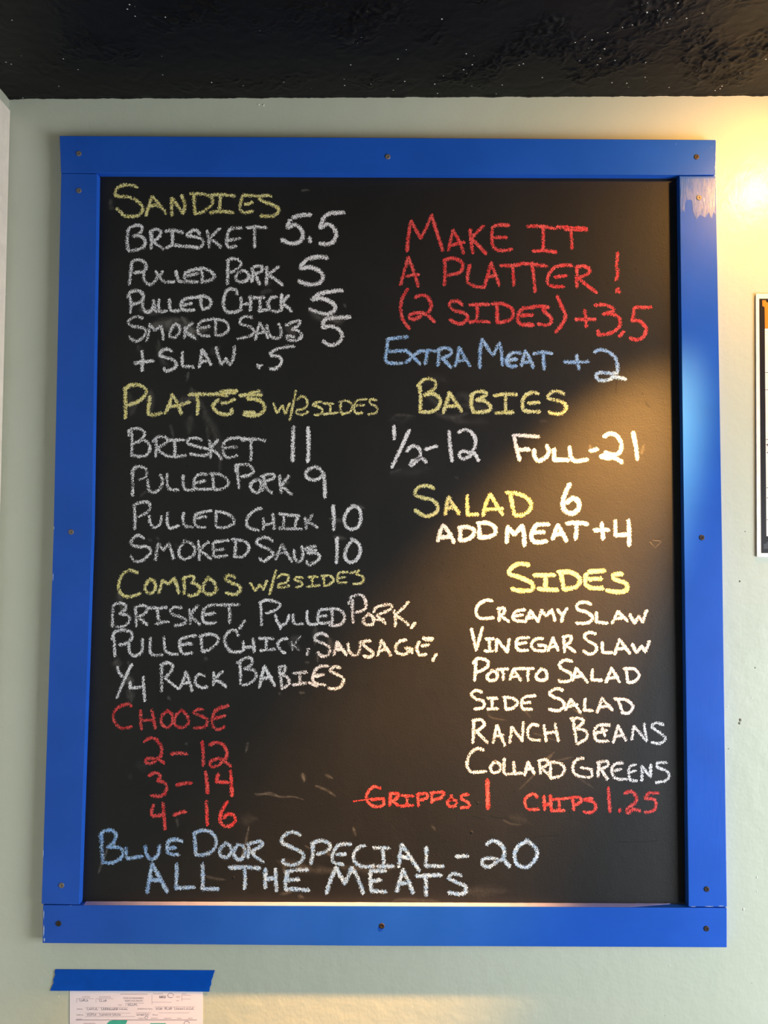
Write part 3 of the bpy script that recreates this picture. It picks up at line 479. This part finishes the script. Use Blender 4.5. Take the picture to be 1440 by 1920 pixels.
('w','[POTATO|SALAD] in the third line under SIDES',3.3,.68,"K: 107 672 105 730 100 790; 93 682 120 652 178 665 180 705 112 740; 212 730 180 760 192 788 235 783 240 745 208 727; 240 722 310 717; 280 722 280 785; 320 785 345 720/ 390 790; 330 767 375 762; 350 717 470 715; 435 720 435 790; 520 717 485 760 507 788 550 778 550 735 517 717; 710 670 665 662 632 690 650 720 700 745 705 783 660 800 627 790; 717 790 737 712/ 810 800; 725 767 785 762; 840 722 835 785/ 900 790; 925 800 960 712/ 1010 800; 935 777 1000 767; 1052 720 1062 800; 1037 717 1100 717 1133 755 1110 793 1067 803"),
('w','[SIDE|SALAD] in the fourth line under SIDES',3.3,.66,"K: 145 865 110 852 80 875 110 905 155 920 155 958 100 970; 182 900 240 902; 210 905 210 965; 180 970 245 967; 290 895 297 970; 280 895 340 902 370 930 340 963 297 970; 480 885 410 897 395 935 405 968 460 970; 400 932 450 927; 655 850 610 842 570 870 600 895 650 915 660 955 620 980 567 970; 670 975 705 907/ 765 990; 690 952 745 942; 795 907 787 975/ 840 980; 870 990 900 902/ 965 975; 885 957 945 950; 1000 905 1030 995; 977 907 1050 912 1093 950 1070 993 1025 993"),
('w','[RANCH|BEANS] in the fifth line under SIDES',3.4,.58,"K: 95 1042 90 1180; 87 1042 140 1037 160 1070 112 1110/ 180 1180; 217 1180 240 1072/ 290 1200; 225 1142 280 1132; 320 1180 335 1082/ 400 1170/ 405 1052; 500 1072 460 1067 432 1110 450 1158 510 1165; 535 1072 550 1170; 545 1122 610 1112; 605 1062 625 1170; 717 1030 740 1178; 705 1030 760 1027 783 1050 742 1090/ 800 1110 803 1150 745 1190; 950 1070 880 1072 852 1110 870 1168 940 1170; 860 1122 930 1102; 900 1090 920 1140; 970 1180 1000 1072/ 1050 1165; 980 1142 1035 1132; 1087 1160 1100 1077/ 1180 1170/ 1165 1062; 1285 1067 1240 1057 1212 1080 1250 1110 1298 1150 1270 1183 1212 1180"),
('w','[COLLARD|GREENS] in the last white line under SIDES',3.4,.58,"N: 155 22 115 12 70 50 52 110 80 158 170 155; 230 92 200 130 217 163 258 150 258 112 230 92; 285 77 287 165 335 170; 345 97 350 170/ 400 165; 415 180 435 97/ 475 170; 420 142 465 135; 505 87 515 170; 500 90 550 82 560 110 520 135/ 580 190; 578 110 575 160 580 200; 560 97 630 102 665 140 640 183 582 195; 785 72 740 82 717 130 740 178 830 190 835 142/ 767 132; 880 102 875 190; 872 100 930 92 935 120 892 140/ 935 205; 1030 100 980 112 960 150 985 198 1055 205; 970 152 1020 142; 1110 112 1075 127 1067 170 1082 210 1120 213; 1070 162 1110 152; 1150 213 1150 122/ 1205 190/ 1205 112; 1305 100 1250 102 1250 130 1300 150 1323 180 1300 213 1237 225"),
('r','red snack name with a long tail on its first letter',3.4,.6,"M: 800 130 760 120 722 150 710 200 750 243 815 240 820 197/ 735 202; 865 167 860 240; 860 165 915 167 900 198 872 212/ 915 240; 935 177 1010 180; 970 180 970 235; 930 245 1010 240; 1040 167 1045 243; 1035 170 1098 165 1095 193 1047 210; 1130 157 1130 223; 1125 160 1203 157 1190 190 1135 208; 1260 177 1245 200/ 1288 212 1280 243 1242 245 1232 217 1260 202; 1365 170 1330 175 1320 197 1363 222 1370 248 1315 255"),
('r','thin red tail left of the snack name',1.8,.45,"M: 625 215 680 207 735 200"),
('r','red price 1 of the snack',4.3,.68,"N: 180 210 182 300 185 388"),
('r','red word CHIPS',3.4,.6,"N: 495 320 470 297 425 320 415 360 440 393 500 393; 535 310 540 395; 540 367 580 357; 575 307 582 395; 590 332 680 325; 632 335 632 400; 580 403 662 400; 717 327 722 400; 680 325 750 317 770 342 727 370; 840 325 790 332/ 850 352 860 388 830 413 785 410"),
('r','red price 1.25',3.8,.58,"N: 940 258 945 330 950 410; 1010 393 1012 408; 1042 295 1080 280 1113 310 1110 350 1060 390 1065 418 1090 390/ 1140 403; 1255 290 1190 292/ 1170 325/ 1225 332 1240 370 1220 403 1170 413"),
]
for c_, lab_, hw_, pr_, sp_ in WORDS:
    write(c_, sp_, lab_, hw_, pr_)


# rubbed chalk and finger marks: half width, strength, strokes
SMEARS = [
(9,.34,"A: 400 1250 500 1275 600 1265; 480 1395 580 1380 700 1345"), (14,.30,"A: 520 1400 620 1370 740 1340; 600 1420 720 1380 760 1420"), (10,.62,"A: 780 1330 830 1400 880 1500"), (13,.40,"A: 800 1380 850 1450 900 1500; 900 1440 980 1430"),
(9,.22,"A: 560 1540 590 1700 640 1750; 380 1580 400 1640; 1040 1640 1100 1590"), (5,.35,"A: 830 1820 815 1890"),
(12,.30,"B: 790 1290 860 1320 930 1320 1040 1340; 1000 1360 1060 1340"), (4,.40,"B: 1080 1205 1095 1225; 700 180 760 175"), (7,.25,"B: 340 1100 380 1085 420 1080; 380 1030 410 1010"), (12,.25,"B: 560 1400 600 1440 640 1500"),
(10,.34,"E: 490 165 490 260 500 330; 860 150 890 220 900 260; 840 230 740 260"), (12,.20,"E: 300 200 330 300 320 360; 940 250 1000 400 1080 560 1120 780; 850 400 840 520"), (5,.22,"E: 670 470 700 580; 1000 480 1010 600; 1120 760 1110 900; 400 1110 460 1050"), (5,.25,"E: 710 1540 730 1570; 480 1500 500 1510; 550 1480 560 1490"),
(6,.35,"F: 480 980 400 1010; 220 150 250 190; 860 1310 970 1330; 900 1475 990 1487; 1090 1190 1160 1212"),
(8,.35,"G: 560 360 660 395 760 390 840 360"), (10,.28,"G: 700 400 780 430 870 440; 480 200 560 260 600 300; 750 210 830 200 850 250; 800 280 900 300 1080 320"), (4,.32,"G: 170 400 230 375 370 385; 160 890 250 865; 740 935 760 945"),(14,.13,"G: 460 80 560 40 640 60; 900 430 1020 440; 160 420 340 400; 150 900 400 880 500 860"),
(5,.3,"H: 250 430 320 430; 700 650 720 700; 1165 720 1185 650"),
(8,.35,"I: 205 290 215 350 230 380; 230 400 230 440; 135 560 170 600; 270 1050 320 1090 310 1160"), (12,.34,"I: 300 1160 320 1260; 280 1060 300 1120; 190 910 190 960"), (5,.4,"I: 980 890 1000 890; 650 1240 665 1250; 290 920 300 940"),
(9,.28,"J: 545 460 545 560; 640 530 670 620; 370 560 440 600; 390 540 430 520"), (4,.32,"J: 480 690 500 692; 440 895 470 897; 300 900 305 905; 560 640 560 690"),
(4,.42,"L: 1205 140 1190 210; 20 1170 60 1060 100 960; 1150 1090 1190 920 1215 800"), (5,.25,"L: 880 1200 960 1220 1020 1225; 640 740 650 800; 1010 1050 1030 1070; 270 400 280 410; 715 145 722 155"), (16,.10,"L: 340 320 400 310; 1160 760 1250 740"), (3,.30,"L: 1260 540 1290 555 1370 535 1440 555"),
(6,.50,"M: 300 40 310 80"), (4,.32,"M: 450 45 490 65; 385 115 450 140 510 180; 625 385 640 430; 1130 370 1150 395"), (2.5,.35,"M: 0 165 80 170 160 185 240 185 310 205; 315 500 350 520"), (6,.30,"M: 180 630 185 670; 450 540 480 560; 750 640 760 650; 160 810 220 800; 280 825 300 830; 880 860 940 845 1180 860"),
(3,.28,"K: 180 970 200 1020 300 1040; 720 970 800 1030; 400 960 450 1020; 470 1120 620 1170; 540 1290 600 1240; 1290 715 1300 715"), (3,.28,"N: 540 110 590 50; 720 170 860 270; 380 270 500 150; 280 460 330 485 390 490; 600 90 720 65"), (14,.10,"N: 50 920 200 910; 330 440 430 470"),
(1.6,.5,"H: 740 5 740 5 | H: 1240 1515 1290 1570/ 1340 1520; 1250 1500 1345 1510"), (7,.25,"A: 130 270 130 300; 130 330 160 345"),
(16,.12,"N: 40 900 300 905"), (12,.16,"M: 560 640 700 645 880 640; 150 600 330 640; 250 650 500 660"),
]
for hw_, pr_, sp_ in SMEARS:
    for st_ in parse(sp_):
        x_ = st_[0][0][0]; film('chalk_smear', 's', [st_], hw_, pr_*(.8 if x_ < 700 else .45), None, True, .00009)
# fine cracks and pits in the paint
def dark(spec, hw, name, label=None):
    for st_ in parse(spec): film(name, 'k', [st_], hw, .5, label, False, .0001)
dark("H: 945 60 940 120 935 180; 1175 170 1180 190; 1200 250 1240 305; 1245 1500 1290 1490 1330 1485 1365 1467", .7, 'scratch', 'fine dark scratch')
dark("N: 85 435 120 440 160 457; 1000 600 1120 598 1250 592; 460 570 540 560 640 555; 200 430 250 445 300 440", .6, 'scratch', 'fine dark scratch')
def pits():
    bm = bmesh.new()
    for c, x, y, r in [('L', 1092, 1208, 3.0), ('L', 712, 1064, 2.0), ('L', 912, 798, 2.2), ('L', 82, 1195, 1.2), ('L', 108, 1302, 1.3), ('L', 990, 1000, 1), ('L', 860, 965, 1.2), ('L', 880, 20, 2.4), ('M', 417, 235, 1.8), ('M', 1427, 225, 2.4),
                       ('M', 1386, 412, 3.2), ('M', 1165, 560, 1.4), ('M', 875, 563, 1.6), ('M', 885, 115, 1.2), ('M', 858, 733, 1.2), ('N', 80, 540, 2.6), ('N', 122, 352, 2.2), ('N', 700, 410, 1.8), ('N', 170, 800, 1.1), ('K', 550, 285, 1.4), ('I', 820, 1525, 1.5)]:
        ox, oy, sc = CROP[c]; v = pw(ox+x/sc, oy+y/sc, BT+.0004); n = 9; rr = r*.00124
        ring = [bm.verts.new((v.x+rr*math.cos(6.283*i/n)*(1+.2*math.sin(i*5)), -BT-.00015, v.z+rr*math.sin(6.283*i/n))) for i in range(n)]
        mid = bm.verts.new((v.x, -BT-.0007*min(1.5, r/2), v.z))
        for i in range(n): bm.faces.new((ring[i], ring[(i+1) % n], mid))
    return bm_mesh('paint_pit', bm)
me = pits(); c0_ = sum((v.co for v in me.vertices), Vector())/len(me.vertices)
part('paint_nib', me, CH['k'], label='small dark nibs scattered low on the board', kind='stuff', at=c0_)


# ------------------------------------------------------------------ paper notice held by blue tape
def flat(name, pts, depth, thick, mat, parent=None, **k):
    q = [P(px, py, depth) for px, py in pts]; cx = sum(a for a, _ in q)/len(q); cz = sum(b for _, b in q)/len(q)
    q = [(a-cx, b-cz) for a, b in q]; me = bm_mesh(name, prism(q, 0, -thick)); wl = Vector((cx, -depth, cz))
    o = obj(name, me, mat, parent, **k); o.location = wl-(parent.location if parent else Vector()); return o
paper_m = plain('form_paper', lin(241, 234, 246), .7, .3, var=.15); ink = plain('grey_print', lin(120, 108, 118), .8, .2)
hand = plain('pen_ink', lin(124, 114, 132), .8, .2); teal = plain('teal_marker', lin(66, 178, 160), .7, .2); pale = plain('pale_print', lin(178, 162, 172), .8, .2)
paper = flat('paper_notice', [(131, 1852), (380, 1852), (380, 2176), (131, 2176)], .0004, .0005, paper_m,
             label='pale pink handwritten form hanging under blue tape below the menu board', cat='paper')
def strokes(name, lst, hw, mat, label, parent, depth):
    V, F, U = [], [], []
    for pts in lst: ribbon(V, F, U, pts, hw, .5, depth)
    me = mesh(name, V, F); c = sum((Vector(v) for v in V), Vector())/len(V)
    return part(name, me, mat, parent, label, 'stuff', at=(c.x, -depth, c.z))
TD = .00097
def txt(s, px, py, h, mat, parent, name='printed_line', depth=TD, bold=0.0, wpx=None):
    cu = bpy.data.curves.new(name, 'FONT'); cu.body = s; cu.size = 1; cu.align_x = 'LEFT'; cu.offset = bold; cu.resolution_u = 2
    to = bpy.data.objects.new('t', cu); C.objects.link(to); dg = bpy.context.evaluated_depsgraph_get()
    me = bpy.data.meshes.new_from_object(to.evaluated_get(dg)); C.objects.unlink(to); bpy.data.objects.remove(to)
    k = h*.00124/.7; xs = [v.co.x for v in me.vertices] or [0]; wd = max(xs)-min(xs)
    kx = (wpx*.00124/wd) if wpx else k
    a = pw(px, py, depth); me.transform(Matrix(((kx, 0, 0, a.x), (0, 0, 1, -depth), (0, k, 0, a.z), (0, 0, 0, 1))))
    me.materials.clear(); c = sum((v.co for v in me.vertices), Vector())/max(1, len(me.vertices))
    return part(name, me, mat, parent, at=c)
# form text read from the photograph: heading, field names, ruled boxes, hand entries
for s, x, y, h, wd, mt in [('FOOD ESTABLISHMENT', 231, 1873, 3.0, 37, ink), ('INSPECTION REPORT', 234, 1878, 2.8, 33, ink), 
                           
                           ('Name', 144, 1893, 2.4, 10, ink), ('Address', 143, 1904, 2.4, 13, ink), ('Establishment Name', 258, 1892.5, 2.2, 27, ink), ('Phone', 286, 1904, 2.4, 9, ink),
                           
                           ]:
    txt(s, x, y, h, mt, paper, wpx=wd)
rules = [[(144, 1872.5), (176, 1872.5)], [(144, 1872.5), (144, 1880)], [(180, 1872.5), (212, 1872.5)], [(180, 1872.5), (180, 1880)], [(285, 1866), (285, 1883)], [(285, 1879), (322, 1879)], [(341, 1866), (357, 1866)], [(341, 1873), (357, 1873)],
         [(341, 1866), (341, 1877)], [(236, 1881), (270, 1881)], [(236, 1881), (236, 1886)], [(160, 1889), (240, 1889)], [(290, 1888), (365, 1888)], [(160, 1899.5), (245, 1899.5)], [(298, 1899), (355, 1899)], [(255, 1899), (283, 1899)], [(160, 1906), (253, 1906)]]
strokes('ruled_line', rules, .3, pale, None, paper, TD)
strokes('ruled_line', [[(142, 1912.5), (369, 1912.5)]], .45, ink, None, paper, TD)
def scrib(x0, y, x1, h, seed):
    rnd = random.Random(seed); out = []; x = x0
    while x < x1:
        w_ = rnd.uniform(2, 4); k = rnd.choice((0, 1, 2))
        if k == 0: out.append([(x, y), (x+w_*.3, y-h), (x+w_*.6, y), (x+w_, y-h*.5)])
        elif k == 1: out.append([(x, y-h*.5), (x+w_*.5, y-h*.6), (x+w_*.6, y), (x+w_*.1, y-.2), (x+w_, y-h*.3)])
        else: out.append([(x, y-h), (x+w_*.3, y), (x+w_, y-.3)])
        x += w_*(.95+rnd.random()*.35)
    return out
ent = scrib(149, 1877.5, 166, 5, 3)+scrib(186, 1878, 199, 5, 5)+scrib(239, 1885.5, 257, 4.5, 9)+scrib(163, 1893.5, 183, 4, 11)+scrib(190, 1894, 221, 5, 13)+scrib(223, 1893, 238, 2, 15)+scrib(163, 1904, 177, 5, 17)+scrib(187, 1904, 207, 4, 19)+scrib(211, 1904, 226, 4, 21)
ent += scrib(292, 1893, 304, 5, 23)+scrib(309, 1893, 321, 5, 25)+scrib(327, 1893, 362, 4, 27)+scrib(256, 1904, 276, 4, 29)+scrib(299, 1871.5, 309, 5, 31)
tiny = []
for i_, (a_, y_, b_, h_) in enumerate([(226, 1864.5, 276, 1.6), (154, 1870, 168, 1.6), (186, 1870, 207, 1.6), (287, 1864, 305, 1.6), (341, 1864, 348, 1.6), (222, 1885, 228, 1.6), (260, 1910, 269, 1.8), (283, 1910, 295, 1.8), (308, 1910, 321, 1.8),
                     (332, 1910, 340, 1.8), (353, 1910, 360, 1.8), (331, 1870, 337, 1.6), (331, 1877, 336, 1.6), (144, 1911.5, 154, 1.6), (157, 1920.5, 179, 2.6)]):
    x_ = a_
    while x_ < b_: tiny.append([(x_, y_), (x_+.5, y_-h_), (x_+1.0, y_-.2)]); x_ += 1.7
strokes('small_print', tiny, .28, pale, 'print too small to read', paper, TD)
strokes('handwriting', ent, .36, hand, 'grey pen entries filled into the form', paper, TD)
circ = [[(cx+r*math.cos(a*.6), cy-r*.8*math.sin(a*.6)) for a in range(0, 10)] for cx, cy, r in ((320, 1866.5, 5.5), (274.5, 1908, 3), (350, 1918.5, 5))]
strokes('handwriting', circ, .45, hand, 'hand-drawn rings on the form', paper, TD)
bm_pts = [(197, 1934), (199, 1921), (205, 1914.5), (214, 1912.2), (230, 1912.2), (239, 1913), (236, 1920), (221, 1920.5), (212, 1925), (209, 1934)]
t1 = flat('printed_mark', bm_pts, .0009, .00004, teal, None, label='curved teal mark on the form'); t1.parent = paper; t1.location -= paper.location
t1 = flat('printed_mark', [(282, 1918.5), (311, 1918.5), (311, 1934), (282, 1934)], .0009, .00004, teal, None, label='flat teal mark on the form'); t1.parent = paper; t1.location -= paper.location
tape_m = plain('blue_painters_tape', lin(0, 82, 190), .6, .15, bump=(400, .25))
flat('masking_tape', [(104, 1817.3), (403, 1819.3), (400.5, 1826), (399, 1832), (396.5, 1838), (396, 1846), (393.5, 1851), (392.5, 1859.2), (260, 1857.8), (94, 1857.6), (97, 1850), (100.5, 1843), (100, 1836), (103.5, 1828), (102.5, 1822)], .0011, .0006, tape_m,
     label='strip of blue masking tape with torn ends holding the pink form', cat='tape')
# ------------------------------------------------------------------ poster at the right edge
PDp = .0025
pm_w = plain('poster_paper', lin(246, 238, 232), .45, .4); pm_k = plain('poster_black', lin(32, 28, 30), .4, .4); pm_o = plain('poster_orange', lin(226, 134, 40), .45, .4); pm_l = plain('poster_line', lin(110, 100, 96), .6); pm_g = plain('poster_grey', lin(66, 68, 70), .5)
poster = flat('wall_poster', [(1416.5, 551.5), (1700, 552.5), (1702, 1044.5), (1418.5, 1044)], .002, PDp, pm_w, label='white bordered poster with a black frame and an orange corner block, at the right edge', cat='poster')
poster.rotation_euler = (0, 0, 0)
def on(name, pts, mat, lv, label=None):
    o = flat(name, pts, .002+PDp+lv*.0002, .0002, mat, None, label=label); o.parent = poster; o.location -= poster.location; return o
on('black_border', [(1423.5, 560), (1693, 561), (1695, 1036.5), (1427.2, 1037)], pm_k, 0, 'black printed field')
on('orange_block', [(1429.3, 563), (1435.5, 563), (1437, 566.5), (1440, 567.5), (1463, 567.5), (1465, 563), (1688, 563), (1688, 615.5), (1434.2, 615.5), (1433.6, 575.5), (1429.5, 574)], pm_o, 1, 'orange printed block with a notched corner')
on('white_panel', [(1434, 616), (1684, 616.5), (1686, 1005.5), (1437, 1005.5)], pm_w, 1, 'white ruled panel')
for y in (698.5, 731, 824, 914.5, 933.5, 974.5):
    on('ruled_line', [(1434.6, y-.5), (1685, y-.5), (1685, y+.5), (1434.6, y+.5)], pm_l, 2)
on('grey_mark', [(1432, 1019.5), (1437, 1019.5), (1437, 1016), (1460, 1016), (1460, 1029), (1432, 1029)], pm_g, 1, 'grey printed shape at the lower corner')
on('grey_mark', [(1436, 833), (1441, 832), (1446, 836), (1446, 850), (1437, 849.5), (1441, 846), (1441, 838)], pm_l, 2, 'dark printed numeral')
# small flaws in the wall paint
nib = plain('paint_nib', lin(222, 224, 208), .25); chip = plain('paint_chip', lin(120, 116, 98), .8)
def bump_at(px, py, r, mat, label):
    v = pw(px, py, 0); bm = bmesh.new(); bmesh.ops.create_icosphere(bm, subdivisions=2, radius=r*.00124)
    for q in bm.verts: q.co.y *= .35; q.co.x *= .8
    o = obj('paint_blister', bm_mesh('paint_blister', bm, True), mat, bpy.data.objects['wall_back'], label=label); o.location = (v.x, 0, v.z)
for a in ((1397, 996.5, 1.3, 0), (1387, 1090, 2.0, 0), (1416, 1252, 1.4, 0), (1409, 1309, 1.6, 1), (1364, 1325, 1.5, 1), (1388, 1350, 3.0, 0), (1386.5, 1356, 2.6, 0), (1419, 1645, 2.0, 1), (1419, 1671, 1.5, 1), (1394, 1705, 2.4, 1), (485, 196, 2.2, 1), (494, 197, 2.4, 1), (1255, 1810, 1.4, 1), (110, 1869, 1.4, 1), (11, 552, 1.5, 1), (1366, 1404, 1.2, 0)):
    bump_at(a[0], a[1], a[2], nib if a[3] else chip, None)
